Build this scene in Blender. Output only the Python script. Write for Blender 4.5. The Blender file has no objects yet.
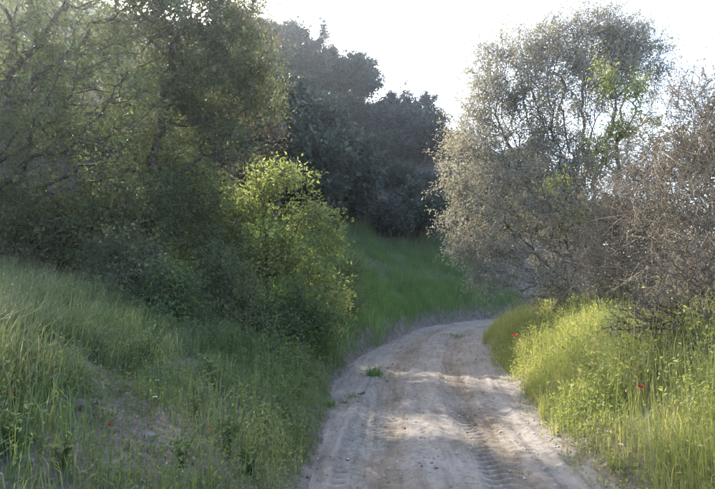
import bpy, math, random
import numpy as np
from mathutils import Vector

rng = np.random.default_rng(7)
random.seed(7)
scene = bpy.context.scene
col = scene.collection

# ---------------------------------------------------------------- camera
F_PX, CX, CY, HORIZON = 561.0, 357.5, 244.5, 285.0      # in photograph pixels (715 x 489)
CAM_H = 1.6
PITCH = math.atan((HORIZON - CY) / F_PX)
cam_data = bpy.data.cameras.new('camera')
cam = bpy.data.objects.new('camera', cam_data)
col.objects.link(cam)
cam_data.sensor_width = 36.0
cam_data.lens = F_PX / 715.0 * 36.0
cam_data.clip_start = 0.05
cam_data.clip_end = 6000
cam.location = (0, 0, CAM_H)
cam.rotation_euler = (math.pi / 2 + PITCH, 0, 0)
scene.camera = cam

# ---------------------------------------------------------------- sky, sun, exposure
SUN_AZ, SUN_EL = math.radians(-34), math.radians(37)     # azimuth from +Y, negative = to the left
world = bpy.data.worlds.new('World')
scene.world = world
world.use_nodes = True
wn = world.node_tree
bg = wn.nodes['Background']
sky = wn.nodes.new('ShaderNodeTexSky')
sky.sky_type = 'NISHITA'
sky.sun_disc = False
sky.sun_elevation = SUN_EL
sky.sun_rotation = SUN_AZ
sky.dust_density = 3.0
sky.air_density = 1.0
wn.links.new(sky.outputs[0], bg.inputs[0])
bg.inputs[1].default_value = 0.15
sun_data = bpy.data.lights.new('sun', 'SUN')
sun_data.energy = 3.0
sun_data.angle = math.radians(0.55)
sun_data.color = (1.0, 0.92, 0.80)
sun = bpy.data.objects.new('sun', sun_data)
col.objects.link(sun)
sdir = Vector((math.sin(SUN_AZ) * math.cos(SUN_EL), math.cos(SUN_AZ) * math.cos(SUN_EL), math.sin(SUN_EL)))
sun.rotation_euler = (-sdir).to_track_quat('-Z', 'Y').to_euler()
sun.location = sdir * 60
vs = scene.view_settings
vs.view_transform = 'Standard'
vs.look = 'None'
vs.exposure = 2.55
vs.gamma = 1.0
vs.use_curve_mapping = False
scene.cycles.use_denoising = True
scene.cycles.max_bounces = 6
scene.cycles.transmission_bounces = 5
scene.cycles.diffuse_bounces = 3
scene.cycles.volume_bounces = 1

# ---------------------------------------------------------------- helpers
def at(px, py, Y):
    """point on the ray of a photograph pixel at ground distance Y"""
    x, y = (px - CX) / F_PX, (CY - py) / F_PX
    d = np.array([x, math.cos(PITCH) - y * math.sin(PITCH), math.sin(PITCH) + y * math.cos(PITCH)])
    return d * (Y / d[1]) + np.array([0, 0, CAM_H])

def to_px(p):
    x, y, z = p[..., 0], p[..., 1], p[..., 2] - CAM_H
    fw = y * math.cos(PITCH) + z * math.sin(PITCH)
    up = -y * math.sin(PITCH) + z * math.cos(PITCH)
    fw = np.where(fw > 0.05, fw, 0.05)
    return CX + F_PX * x / fw, CY - F_PX * up / fw

def sstep(a, b, x):
    t = np.clip((x - a) / (b - a), 0, 1)
    return t * t * (3 - 2 * t)

def _hash(ix, iy, seed):
    h = (ix.astype(np.int64) * 374761393 + iy.astype(np.int64) * 668265263 + seed * 1274126177) & 0xffffffff
    h = ((h ^ (h >> 13)) * 1274126177) & 0xffffffff
    return ((h ^ (h >> 16)) & 0xffff) / 65535.0

def noise(x, y, seed=0):
    x = np.asarray(x, float); y = np.asarray(y, float)
    ix, iy = np.floor(x), np.floor(y)
    fx, fy = x - ix, y - iy
    fx, fy = fx * fx * (3 - 2 * fx), fy * fy * (3 - 2 * fy)
    a, b = _hash(ix, iy, seed), _hash(ix + 1, iy, seed)
    c, d = _hash(ix, iy + 1, seed), _hash(ix + 1, iy + 1, seed)
    return (a * (1 - fx) + b * fx) * (1 - fy) + (c * (1 - fx) + d * fx) * fy * 1.0

def fbm(x, y, seed=0, octv=4):
    s, a, t = 0, 1, 0
    for k in range(octv):
        s = s + a * noise(np.asarray(x) * 2 ** k, np.asarray(y) * 2 ** k, seed + k * 17)
        t += a; a *= 0.5
    return s / t - 0.5

def mesh_np(name, verts, groups, smooth=False):
    """verts (n,3); groups: list of (m,k) face index arrays"""
    me = bpy.data.meshes.new(name)
    verts = np.ascontiguousarray(verts, np.float32)
    me.vertices.add(len(verts))
    me.vertices.foreach_set('co', verts.ravel())
    loops = np.concatenate([g.ravel() for g in groups]).astype(np.int32)
    tot = np.concatenate([np.full(len(g), g.shape[1], np.int32) for g in groups])
    start = np.concatenate([[0], np.cumsum(tot)[:-1]]).astype(np.int32)
    me.loops.add(len(loops))
    me.loops.foreach_set('vertex_index', loops)
    me.polygons.add(len(tot))
    me.polygons.foreach_set('loop_start', start)
    me.polygons.foreach_set('loop_total', tot)
    me.polygons.foreach_set('use_smooth', np.full(len(tot), smooth, bool))
    me.update(calc_edges=True)
    return me

class MB:
    """collects geometry of one mesh"""
    def __init__(self):
        self.v = []; self.f = {}; self.n = 0
    def add(self, verts, *groups):
        verts = np.asarray(verts, float).reshape(-1, 3)
        for g in groups:
            g = np.asarray(g)
            self.f.setdefault(g.shape[1], []).append(g + self.n)
        self.v.append(verts); self.n += len(verts)
    def mesh(self, name, smooth=False):
        return mesh_np(name, np.concatenate(self.v), [np.concatenate(v) for v in self.f.values()], smooth)

def obj(name, me, mat, parent=None, **props):
    o = bpy.data.objects.new(name, me)
    col.objects.link(o)
    if mat is not None and me is not None and not me.materials:
        me.materials.append(mat)
    if parent is not None:
        o.parent = parent
    for k, v in props.items():
        o[k] = v
    return o

def thing(name, loc, label, category, group=None, rotz=0.0, scale=1.0):
    o = bpy.data.objects.new(name, None)
    o.empty_display_size = 0.2
    col.objects.link(o)
    o.location = loc; o.rotation_euler = (0, 0, rotz); o.scale = (scale,) * 3 if np.isscalar(scale) else scale
    o['label'] = label; o['category'] = category
    if group: o['group'] = group
    return o

def copy_thing(src, loc, rotz, scale, label, group=None):
    r = src.copy(); col.objects.link(r)
    r.location = loc; r.rotation_euler = (0, 0, rotz); r.scale = (scale,) * 3 if np.isscalar(scale) else scale
    r['label'] = label
    if group: r['group'] = group
    for ch in list(src.children):
        c = ch.copy(); col.objects.link(c); c.parent = r
    return r

# ---- materials
def nodes_of(m):
    m.use_nodes = True
    nt = m.node_tree
    for n in list(nt.nodes):
        nt.nodes.remove(n)
    out = nt.nodes.new('ShaderNodeOutputMaterial')
    return nt, out

def ramp_node(nt, stops):
    r = nt.nodes.new('ShaderNodeValToRGB')
    e = r.color_ramp.elements
    while len(e) < len(stops):
        e.new(0.5)
    for i, (p, c) in enumerate(stops):
        e[i].position = p; e[i].color = (*c, 1)
    return r

def leaf_mat(name, stops, transl=0.45, tint=(1.25, 1.2, 0.55), rough=0.55, spec=0.3, clump=0.9):
    """leaf: colour varies from leaf to leaf and from bough to bough; thin, lets light through"""
    m = bpy.data.materials.new(name)
    nt, out = nodes_of(m)
    N, L = nt.nodes, nt.links
    geo = N.new('ShaderNodeNewGeometry')
    tc = N.new('ShaderNodeTexCoord')
    nz = N.new('ShaderNodeTexNoise'); nz.inputs['Scale'].default_value = clump; nz.inputs['Detail'].default_value = 3
    L.new(tc.outputs['Object'], nz.inputs['Vector'])
    oi = N.new('ShaderNodeObjectInfo')
    a = N.new('ShaderNodeMath'); a.operation = 'MULTIPLY_ADD'
    L.new(geo.outputs['Random Per Island'], a.inputs[0]); a.inputs[1].default_value = 0.55
    L.new(nz.outputs['Fac'], a.inputs[2])
    b = N.new('ShaderNodeMath'); b.operation = 'MULTIPLY_ADD'
    L.new(oi.outputs['Random'], b.inputs[0]); b.inputs[1].default_value = 0.25; L.new(a.outputs[0], b.inputs[2])
    mr = N.new('ShaderNodeMapRange'); mr.inputs[1].default_value = 0.35; mr.inputs[2].default_value = 1.3
    L.new(b.outputs[0], mr.inputs[0])
    rp = ramp_node(nt, stops)
    L.new(mr.outputs[0], rp.inputs[0])
    p = N.new('ShaderNodeBsdfPrincipled')
    p.inputs['Roughness'].default_value = rough
    p.inputs['Specular IOR Level'].default_value = spec
    L.new(rp.outputs[0], p.inputs['Base Color'])
    tr = N.new('ShaderNodeBsdfTranslucent')
    mx = N.new('ShaderNodeMixRGB'); mx.blend_type = 'MULTIPLY'; mx.inputs[0].default_value = 1
    L.new(rp.outputs[0], mx.inputs[1]); mx.inputs[2].default_value = (*tint, 1)
    L.new(mx.outputs[0], tr.inputs[0])
    ms = N.new('ShaderNodeMixShader'); ms.inputs[0].default_value = transl
    L.new(p.outputs[0], ms.inputs[1]); L.new(tr.outputs[0], ms.inputs[2])
    L.new(ms.outputs[0], out.inputs[0])
    return m

def rough_mat(name, stops, scale=6.0, detail=8, rough=0.9, bump=0.3, bump_scale=40.0, island=0.0, spec=0.2):
    m = bpy.data.materials.new(name)
    nt, out = nodes_of(m)
    N, L = nt.nodes, nt.links
    tc = N.new('ShaderNodeTexCoord')
    nz = N.new('ShaderNodeTexNoise'); nz.inputs['Scale'].default_value = scale; nz.inputs['Detail'].default_value = detail
    nz.inputs['Roughness'].default_value = 0.65
    L.new(tc.outputs['Object'], nz.inputs['Vector'])
    fac = nz.outputs['Fac']
    if island:
        geo = N.new('ShaderNodeNewGeometry')
        a = N.new('ShaderNodeMath'); a.operation = 'MULTIPLY_ADD'
        a.inputs[1].default_value = island
        L.new(geo.outputs['Random Per Island'], a.inputs[0]); L.new(fac, a.inputs[2])
        s = N.new('ShaderNodeMath'); s.operation = 'SUBTRACT'; s.inputs[1].default_value = island / 2
        L.new(a.outputs[0], s.inputs[0]); fac = s.outputs[0]
    rp = ramp_node(nt, stops)
    L.new(fac, rp.inputs[0])
    p = N.new('ShaderNodeBsdfPrincipled')
    p.inputs['Roughness'].default_value = rough
    p.inputs['Specular IOR Level'].default_value = spec
    L.new(rp.outputs[0], p.inputs['Base Color'])
    n2 = N.new('ShaderNodeTexNoise'); n2.inputs['Scale'].default_value = bump_scale; n2.inputs['Detail'].default_value = 6
    L.new(tc.outputs['Object'], n2.inputs['Vector'])
    bp = N.new('ShaderNodeBump'); bp.inputs['Strength'].default_value = bump; bp.inputs['Distance'].default_value = 0.02
    L.new(n2.outputs['Fac'], bp.inputs['Height']); L.new(bp.outputs[0], p.inputs['Normal'])
    L.new(p.outputs[0], out.inputs[0])
    return m

def road_mat():
    # UV: x across the road (0 = middle), y along it, both in metres
    m = bpy.data.materials.new('dry_dirt')
    nt, out = nodes_of(m)
    N, L = nt.nodes, nt.links
    tc = N.new('ShaderNodeTexCoord')
    def nz(s, d, r=0.6):
        n = N.new('ShaderNodeTexNoise'); n.inputs['Scale'].default_value = s
        n.inputs['Detail'].default_value = d; n.inputs['Roughness'].default_value = r
        L.new(tc.outputs['Object'], n.inputs['Vector']); return n
    uv = N.new('ShaderNodeUVMap'); uv.uv_map = 'across_along'
    sx = N.new('ShaderNodeSeparateXYZ'); L.new(uv.outputs[0], sx.inputs[0])
    mp = N.new('ShaderNodeMapping'); mp.inputs['Scale'].default_value = (1.0, 0.09, 1.0); L.new(uv.outputs[0], mp.inputs[0])
    streak = N.new('ShaderNodeTexNoise'); streak.inputs['Scale'].default_value = 9; streak.inputs['Detail'].default_value = 6
    streak.inputs['Roughness'].default_value = 0.7; L.new(mp.outputs[0], streak.inputs['Vector'])
    big, mid, fine = nz(1.1, 5), nz(13, 10, 0.75), nz(70, 6, 0.7)
    r1 = ramp_node(nt, [(0.3, (0.152, 0.132, 0.108)), (0.55, (0.207, 0.187, 0.160)), (0.75, (0.262, 0.244, 0.218))])
    r2 = ramp_node(nt, [(0.34, (0.5, 0.48, 0.46)), (0.45, (0.86, 0.85, 0.84)), (0.54, (1, 1, 1))])
    L.new(big.outputs['Fac'], r1.inputs[0]); L.new(mid.outputs['Fac'], r2.inputs[0])
    mx = N.new('ShaderNodeMixRGB'); mx.blend_type = 'MULTIPLY'; mx.inputs[0].default_value = 0.8
    L.new(r1.outputs[0], mx.inputs[1]); L.new(r2.outputs[0], mx.inputs[2])
    # finer brown dust where wheels run
    ab = N.new('ShaderNodeMath'); ab.operation = 'ABSOLUTE'; L.new(sx.outputs[0], ab.inputs[0])
    sb = N.new('ShaderNodeMath'); sb.operation = 'SUBTRACT'; sb.inputs[1].default_value = 0.54; L.new(ab.outputs[0], sb.inputs[0])
    ab2 = N.new('ShaderNodeMath'); ab2.operation = 'ABSOLUTE'; L.new(sb.outputs[0], ab2.inputs[0])
    st = N.new('ShaderNodeMath'); st.operation = 'MULTIPLY_ADD'; st.inputs[1].default_value = 0.5; L.new(streak.outputs['Fac'], st.inputs[0]); L.new(ab2.outputs[0], st.inputs[2])
    r5 = ramp_node(nt, [(0.30, (0.86, 0.78, 0.67)), (0.55, (1, 1, 1))]); L.new(st.outputs[0], r5.inputs[0])
    r6 = ramp_node(nt, [(0.36, (0.66, 0.64, 0.63)), (0.54, (1, 1, 1))]); L.new(streak.outputs['Fac'], r6.inputs[0])
    for rr in (r5, r6):
        mz = N.new('ShaderNodeMixRGB'); mz.blend_type = 'MULTIPLY'; mz.inputs[0].default_value = 0.85
        L.new(mx.outputs[0], mz.inputs[1]); L.new(rr.outputs[0], mz.inputs[2]); mx = mz
    # small stones of paler rock lying in the dirt
    vo = N.new('ShaderNodeTexVoronoi'); vo.inputs['Scale'].default_value = 26; vo.inputs['Randomness'].default_value = 1
    L.new(tc.outputs['Object'], vo.inputs['Vector'])
    r3 = ramp_node(nt, [(0.13, (1, 1, 1)), (0.19, (0, 0, 0))])
    L.new(vo.outputs['Distance'], r3.inputs[0])
    sel = N.new('ShaderNodeMath'); sel.operation = 'GREATER_THAN'; sel.inputs[1].default_value = 0.62
    sepc = N.new('ShaderNodeSeparateColor'); L.new(vo.outputs['Color'], sepc.inputs[0]); L.new(sepc.outputs[0], sel.inputs[0])
    mm = N.new('ShaderNodeMath'); mm.operation = 'MULTIPLY'
    L.new(r3.outputs[0], mm.inputs[0]); L.new(sel.outputs[0], mm.inputs[1])
    mm2 = N.new('ShaderNodeMath'); mm2.operation = 'MULTIPLY'; mm2.inputs[1].default_value = 0.6
    L.new(mm.outputs[0], mm2.inputs[0])
    mx2 = N.new('ShaderNodeMixRGB'); L.new(mm2.outputs[0], mx2.inputs[0])
    L.new(mx.outputs[0], mx2.inputs[1]); mx2.inputs[2].default_value = (0.36, 0.335, 0.31, 1)
    p = N.new('ShaderNodeBsdfPrincipled'); p.inputs['Roughness'].default_value = 0.95
    p.inputs['Specular IOR Level'].default_value = 0.1
    L.new(mx2.outputs[0], p.inputs['Base Color'])
    ad = N.new('ShaderNodeMath'); ad.operation = 'MULTIPLY_ADD'; ad.inputs[1].default_value = 0.45
    L.new(fine.outputs['Fac'], ad.inputs[0]); L.new(mid.outputs['Fac'], ad.inputs[2])
    ad2 = N.new('ShaderNodeMath'); ad2.operation = 'MULTIPLY_ADD'; ad2.inputs[1].default_value = 0.35
    L.new(mm.outputs[0], ad2.inputs[0]); L.new(ad.outputs[0], ad2.inputs[2])
    bp = N.new('ShaderNodeBump'); bp.inputs['Strength'].default_value = 0.55; bp.inputs['Distance'].default_value = 0.03
    L.new(ad2.outputs[0], bp.inputs['Height']); L.new(bp.outputs[0], p.inputs['Normal'])
    L.new(p.outputs[0], out.inputs[0])
    return m

M = {}
M['road'] = road_mat()
M['soil'] = rough_mat('bank_soil', [(0.3, (0.05, 0.041, 0.033)), (0.5, (0.10, 0.082, 0.066)), (0.7, (0.17, 0.145, 0.12))], scale=5, bump=1.0, bump_scale=18)
M['bark'] = rough_mat('grey_bark', [(0.3, (0.045, 0.036, 0.03)), (0.7, (0.13, 0.11, 0.09))], scale=9, bump=0.8, bump_scale=30)
M['bark_pale'] = rough_mat('pale_bark', [(0.3, (0.09, 0.075, 0.065)), (0.7, (0.22, 0.19, 0.165))], scale=9, bump=0.6, bump_scale=30, island=0.3)
M['twig'] = rough_mat('dry_twig', [(0.25, (0.13, 0.103, 0.073)), (0.5, (0.22, 0.18, 0.13)), (0.8, (0.34, 0.29, 0.215))], scale=1.5, bump=0.1, island=0.6)
M['twig_dark'] = rough_mat('dark_twig', [(0.25, (0.06, 0.048, 0.038)), (0.7, (0.15, 0.12, 0.092))], scale=1.5, bump=0.1, island=0.5)
M['rock'] = rough_mat('weathered_limestone', [(0.3, (0.07, 0.066, 0.062)), (0.6, (0.145, 0.14, 0.134)), (0.8, (0.23, 0.225, 0.215))], scale=14, bump=0.5, bump_scale=60)
M['rock_tan'] = rough_mat('tan_stone', [(0.3, (0.085, 0.07, 0.055)), (0.7, (0.19, 0.16, 0.13))], scale=14, bump=0.5, bump_scale=60)
M['pebble'] = rough_mat('road_pebble', [(0.25, (0.15, 0.13, 0.11)), (0.5, (0.225, 0.2, 0.175)), (0.75, (0.34, 0.315, 0.29))], scale=3, bump=0.2, island=0.7)
M['leaf_left'] = leaf_mat('broad_leaf', [(0.0, (0.050, 0.068, 0.040)), (0.5, (0.092, 0.118, 0.062)), (0.85, (0.14, 0.165, 0.08)), (1.0, (0.19, 0.195, 0.095))], 0.5, tint=(1.2, 1.18, 0.75))
M['leaf_left_grey'] = leaf_mat('grey_leaf', [(0.0, (0.055, 0.070, 0.044)), (0.5, (0.10, 0.118, 0.072)), (1.0, (0.17, 0.18, 0.10))], 0.5, tint=(1.2, 1.18, 0.75))
M['leaf_rust'] = leaf_mat('rusty_leaf', [(0.0, (0.06, 0.06, 0.04)), (0.5, (0.095, 0.088, 0.055)), (1.0, (0.16, 0.12, 0.075))], 0.4, tint=(1.1, 1.0, 0.8))
M['leaf_yellow'] = leaf_mat('young_leaf', [(0.0, (0.09, 0.12, 0.05)), (0.5, (0.165, 0.20, 0.07)), (1.0, (0.30, 0.31, 0.12))], 0.55, tint=(1.2, 1.2, 0.75))
M['leaf_shrub'] = leaf_mat('shrub_leaf', [(0.0, (0.05, 0.082, 0.034)), (0.5, (0.095, 0.138, 0.056)), (1.0, (0.17, 0.20, 0.08))], 0.5, tint=(1.2, 1.2, 0.7))
M['leaf_olive'] = leaf_mat('silver_leaf', [(0.0, (0.15, 0.155, 0.125)), (0.5, (0.23, 0.23, 0.19)), (1.0, (0.33, 0.325, 0.27))], 0.42, tint=(1.1, 1.0, 0.75))
M['leaf_vine'] = leaf_mat('fresh_leaf', [(0.0, (0.13, 0.165, 0.05)), (0.5, (0.22, 0.27, 0.085)), (1.0, (0.32, 0.35, 0.12))], 0.5)
M['leaf_dead'] = leaf_mat('withered_leaf', [(0.0, (0.105, 0.087, 0.06)), (0.5, (0.175, 0.145, 0.10)), (1.0, (0.26, 0.225, 0.155))], 0.3, tint=(1.1, 1, 0.8))
M['leaf_hill'] = leaf_mat('evergreen_leaf', [(0.0, (0.012, 0.023, 0.018)), (0.5, (0.025, 0.043, 0.033)), (1.0, (0.052, 0.078, 0.06))], 0.28, tint=(1, 1, 0.7), clump=0.6)
M['leaf_hill_grey'] = leaf_mat('grey_evergreen_leaf', [(0.0, (0.02, 0.03, 0.026)), (0.5, (0.040, 0.056, 0.047)), (1.0, (0.074, 0.094, 0.079))], 0.28, tint=(1, 1, 0.8), clump=0.6)
M['leaf_conifer'] = leaf_mat('needle', [(0.0, (0.02, 0.032, 0.026)), (1.0, (0.055, 0.075, 0.055))], 0.2)
M['grass_tall'] = leaf_mat('tall_grass_blade', [(0.0, (0.085, 0.11, 0.05)), (0.5, (0.15, 0.18, 0.083)), (0.8, (0.23, 0.245, 0.125)), (1.0, (0.40, 0.35, 0.22))], 0.4, tint=(1.15, 1.15, 0.7), clump=1.3)
M['grass_green'] = leaf_mat('green_grass_blade', [(0.0, (0.055, 0.09, 0.033)), (0.5, (0.092, 0.142, 0.048)), (0.85, (0.155, 0.195, 0.075)), (1.0, (0.28, 0.25, 0.14))], 0.4, tint=(1.15, 1.2, 0.65), clump=1.3)
M['grass_slope'] = leaf_mat('lush_grass_blade', [(0.0, (0.07, 0.13, 0.045)), (0.5, (0.12, 0.195, 0.068)), (0.9, (0.18, 0.25, 0.10)), (1.0, (0.27, 0.26, 0.15))], 0.45, tint=(1.15, 1.2, 0.7), clump=1.6)
M['weed'] = leaf_mat('weed_leaf', [(0.0, (0.06, 0.086, 0.032)), (0.5, (0.105, 0.138, 0.05)), (1.0, (0.185, 0.20, 0.082))], 0.4, tint=(1.15, 1.15, 0.7), clump=1.5)
M['grass_gold'] = leaf_mat('golden_green_blade', [(0.0, (0.095, 0.135, 0.045)), (0.5, (0.185, 0.22, 0.075)), (0.9, (0.32, 0.325, 0.13)), (1.0, (0.40, 0.36, 0.20))], 0.5, tint=(1.15, 1.12, 0.65), clump=1.5)
M['petal_red'] = leaf_mat('red_petal', [(0.0, (0.27, 0.012, 0.012)), (1.0, (0.40, 0.022, 0.02))], 0.3, tint=(1.1, 0.8, 0.8))
M['petal_white'] = leaf_mat('white_petal', [(0.0, (0.62, 0.62, 0.56)), (1.0, (0.78, 0.78, 0.72))], 0.3, tint=(1, 1, 1))
M['flower_core'] = leaf_mat('flower_core', [(0.0, (0.03, 0.025, 0.02)), (1.0, (0.06, 0.05, 0.03))], 0.1)
M['stem'] = leaf_mat('flower_stem', [(0.0, (0.06, 0.09, 0.03)), (1.0, (0.10, 0.13, 0.04))], 0.2)

# ---------------------------------------------------------------- road line and terrain height
ctrl = np.array([(0.2, -60), (0.45, -25), (0.55, -10), (0.62, 0), (0.8, 4.4), (0.98, 7.8), (1.45, 12), (2.75, 18), (4.35, 22), (7.6, 26), (13, 29), (24, 31.5), (45, 32), (90, 30)], float)
def catmull(P, n=40):
    out = []
    Q = np.vstack([2 * P[0] - P[1], P, 2 * P[-1] - P[-2]])
    for i in range(1, len(Q) - 2):
        p0, p1, p2, p3 = Q[i - 1], Q[i], Q[i + 1], Q[i + 2]
        for t in np.linspace(0, 1, n, endpoint=False):
            out.append(0.5 * ((2 * p1) + (-p0 + p2) * t + (2 * p0 - 5 * p1 + 4 * p2 - p3) * t * t + (-p0 + 3 * p1 - 3 * p2 + p3) * t ** 3))
    out.append(Q[-2])
    return np.array(out)
LINE = catmull(ctrl)
LT = np.gradient(LINE, axis=0); LT /= np.linalg.norm(LT, axis=1)[:, None]
LN = np.stack([-LT[:, 1], LT[:, 0]], 1)            # points to the left of the travel direction
LS = np.concatenate([[0], np.cumsum(np.linalg.norm(np.diff(LINE, axis=0), axis=1))])
S0 = LS[np.argmin(np.abs(LINE[:, 1]))]             # arc length at the camera
def half_w(s):
    return 1.20 + 0.25 * sstep(6.0, 9.5, s) * (1 - 0.9 * sstep(12.0, 17.0, s))

def road_coord(x, y):
    """arc length and signed distance (+ = left) from the road's middle line"""
    x = np.asarray(x, float).ravel(); y = np.asarray(y, float).ravel()
    s = np.empty_like(x); d = np.empty_like(x)
    for a in range(0, len(x), 20000):
        X, Y = x[a:a + 20000], y[a:a + 20000]
        D = (X[:, None] - LINE[None, :, 0]) ** 2 + (Y[:, None] - LINE[None, :, 1]) ** 2
        k = np.argmin(D, 1)
        v = np.stack([X - LINE[k, 0], Y - LINE[k, 1]], 1)
        side = (v * LN[k]).sum(1)
        s[a:a + 20000] = LS[k] - S0 + (v * LT[k]).sum(1)
        d[a:a + 20000] = np.sign(side) * np.sqrt(D[np.arange(len(k)), k])
    return s, d

def ground_h(x, y, micro=True):
    x = np.asarray(x, float); y = np.asarray(y, float)
    shp = np.broadcast(x, y).shape
    x = np.broadcast_to(x, shp).ravel(); y = np.broadcast_to(y, shp).ravel()
    s, d = road_coord(x, y)
    wob = 0.22 * fbm(s * 0.7, d * 0.2 + 3, 5, 3)
    HALF = half_w(s)
    eL = np.maximum(0, d - HALF - wob)
    near = 0.46 * np.minimum(eL, 2.2) + 0.12 * np.clip(eL - 2.2, 0, 3) + 0.34 * np.clip(eL - 5.2, 0, 3) + 0.22 * np.clip(eL - 8.2, 0, 40)
    far = 0.42 * sstep(0, 0.35, eL) + 0.74 * np.clip(eL - 0.25, 0, 3.0) + 0.5 * np.clip(eL - 3.25, 0, 1.5) + 0.95 * np.clip(eL - 4.75, 0, 80)
    w = sstep(8.5, 14, s)
    hl = near * (1 - w) + far * w
    cap = np.clip(16.2 - 0.72 * x, 2.0, 24.0) * (1 - 0.55 * sstep(-9, -22, x))
    hl = np.minimum(hl, cap)
    eR = np.maximum(0, -d - HALF + wob)
    hr = 0.12 * sstep(0, 0.3, eR) + 0.30 * np.minimum(eR, 2.4) - 0.05 * np.clip(eR - 4, 0, 60)
    h = np.where(d > 0, hl, hr)
    r = np.hypot(x, y - 20)
    h = h * (1 - sstep(110, 420, r))
    off = sstep(0.0, 0.8, np.maximum(eL, eR))
    if micro:
        h = h + 0.16 * fbm(s * 3.5, x * 3 + y * 3, 23, 3) * sstep(0.0, 0.25, eL) * w + off * (0.16 * fbm(x * 0.9, y * 0.9, 11, 3) + 0.10 * fbm(x * 4, y * 4, 21, 3))
    h = h - 0.10 * sstep(HALF + 0.05, HALF - 0.35, np.abs(d))
    return h.reshape(shp)

def gz(x, y):
    return float(ground_h(np.array([x]), np.array([y]))[0])

def graded(lo, hi, step, far, grow=1.13):
    a = list(np.arange(lo, hi, step))
    st = step; v = a[-1]
    while v < far:
        st *= grow; v += st; a.append(v)
    st = step; v = lo; b = []
    while v > -far:
        st *= grow; v -= st; b.append(v)
    return np.array(b[::-1] + a)

gx, gy = graded(-8, 9, 0.15, 2500), graded(1.5, 27, 0.19, 2500)
GX, GY = np.meshgrid(gx, gy)
GZ = ground_h(GX, GY)
nx, ny = len(gx), len(gy)
ii = np.arange(nx * ny).reshape(ny, nx)
quads = np.stack([ii[:-1, :-1], ii[:-1, 1:], ii[1:, 1:], ii[1:, :-1]], -1).reshape(-1, 4)
obj('ground', mesh_np('ground', np.stack([GX, GY, GZ], -1).reshape(-1, 3), [quads], True), M['soil'], kind='structure')

# ---- the dirt road: ruts, tyre tread, clods and berms are geometry
srow = [-25.0]
while srow[-1] < 60:
    s_ = srow[-1]
    srow.append(s_ + (0.25 if s_ < 2.5 else min(0.6, 0.019 + 0.0085 * max(0, s_ - 5.5))))
srow = np.array(srow)
tcol = np.linspace(-1.95, 1.95, 160)
SS, TT = np.meshgrid(srow, tcol, indexing='ij')
def road_relief(s, t):
    # t: + = left
    wander = 0.10 * np.sin(s * 0.33 + 0.6) + 0.05 * np.sin(s * 0.9)
    z = 0.015 * fbm(s * 0.7, t * 1.2, 31, 2) + 0.010 * fbm(s * 4.5, t * 6.0, 41, 3) + 0.016 * fbm(s * 1.2, t * 13, 47, 3) + 0.013 * fbm(s * 14, t * 16, 43, 3) + 0.010 * np.maximum(0, fbm(s * 26, t * 26, 45, 2) - 0.05)
    z += 0.03 * np.exp(-((t - 0.0 - wander) / 0.22) ** 2)                    # crown between the wheel tracks
    for c, wd, dep, tread in ((0.56, 0.20, 0.040, 1.0), (-0.50, 0.22, 0.038, 1.0), (0.86, 0.12, 0.022, 0.8), (-0.88, 0.13, 0.02, 0.6)):
        u = (t - c - wander) / wd
        z += -dep * np.exp(-u ** 4) + 0.014 * np.exp(-((np.abs(u) - 1.35) / 0.28) ** 2)
        ph = (s + 0.55 * np.abs(t - c - wander)) / 0.125 + 0.7 * fbm(s * 2.5, t * 4, 53, 2)
        lug = sstep(0.25, 0.75, np.abs((ph % 1) * 2 - 1))
        broken = sstep(-0.18, 0.12, fbm(s * 1.3, t * 2 + c * 9, 51, 3))
        z += 0.034 * tread * (lug - 0.5) * np.exp(-u ** 6) * broken
    berm = np.exp(-((t - 1.0 - 0.15 * np.sin(s * 0.5)) / 0.10) ** 2) * sstep(4.5, 6, s) * sstep(12, 10, s)
    z += berm * (0.05 + 0.10 * fbm(s * 7, t * 7, 61, 3))
    edge = np.maximum(0, np.abs(t) - 1.15)
    z += 0.07 * edge * (1 + 2 * fbm(s * 5, t * 5, 71, 3)) - 0.5 * np.maximum(0, np.abs(t) - 1.65)
    z += 0.10 * np.maximum(0, fbm(s * 11, t * 11, 81, 2) - 0.22)                # clods
    return z
rz = road_relief(SS, TT)
idx = np.searchsorted(LS - S0, srow).clip(1, len(LS) - 1)
fr = ((srow - (LS - S0)[idx - 1]) / (LS[idx] - LS[idx - 1]))[:, None]
cpt = LINE[idx - 1] * (1 - fr) + LINE[idx] * fr
nrm = LN[idx - 1] * (1 - fr) + LN[idx] * fr
RX = cpt[:, None, 0] + nrm[:, None, 0] * TT
RY = cpt[:, None, 1] + nrm[:, None, 1] * TT
nr, nc = SS.shape
ii = np.arange(nr * nc).reshape(nr, nc)
quads = np.stack([ii[:-1, :-1], ii[1:, :-1], ii[1:, 1:], ii[:-1, 1:]], -1).reshape(-1, 4)[:, ::-1]
road_me = mesh_np('dirt_road', np.stack([RX, RY, rz], -1).reshape(-1, 3), [quads], True)
uvl = road_me.uv_layers.new(name='across_along')
uvl.data.foreach_set('uv', np.stack([TT, SS], -1).reshape(-1, 2)[quads.ravel()].astype(np.float32).ravel())
obj('dirt_road', road_me, M['road'], kind='structure')

def road_z(x, y):
    s, d = road_coord(np.array([x]), np.array([y]))
    return float(road_relief(s, d)[0])

def surf_z(x, y):
    return max(gz(x, y), road_z(x, y) if abs(road_coord([x], [y])[1][0]) < 1.6 else -9)

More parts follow.
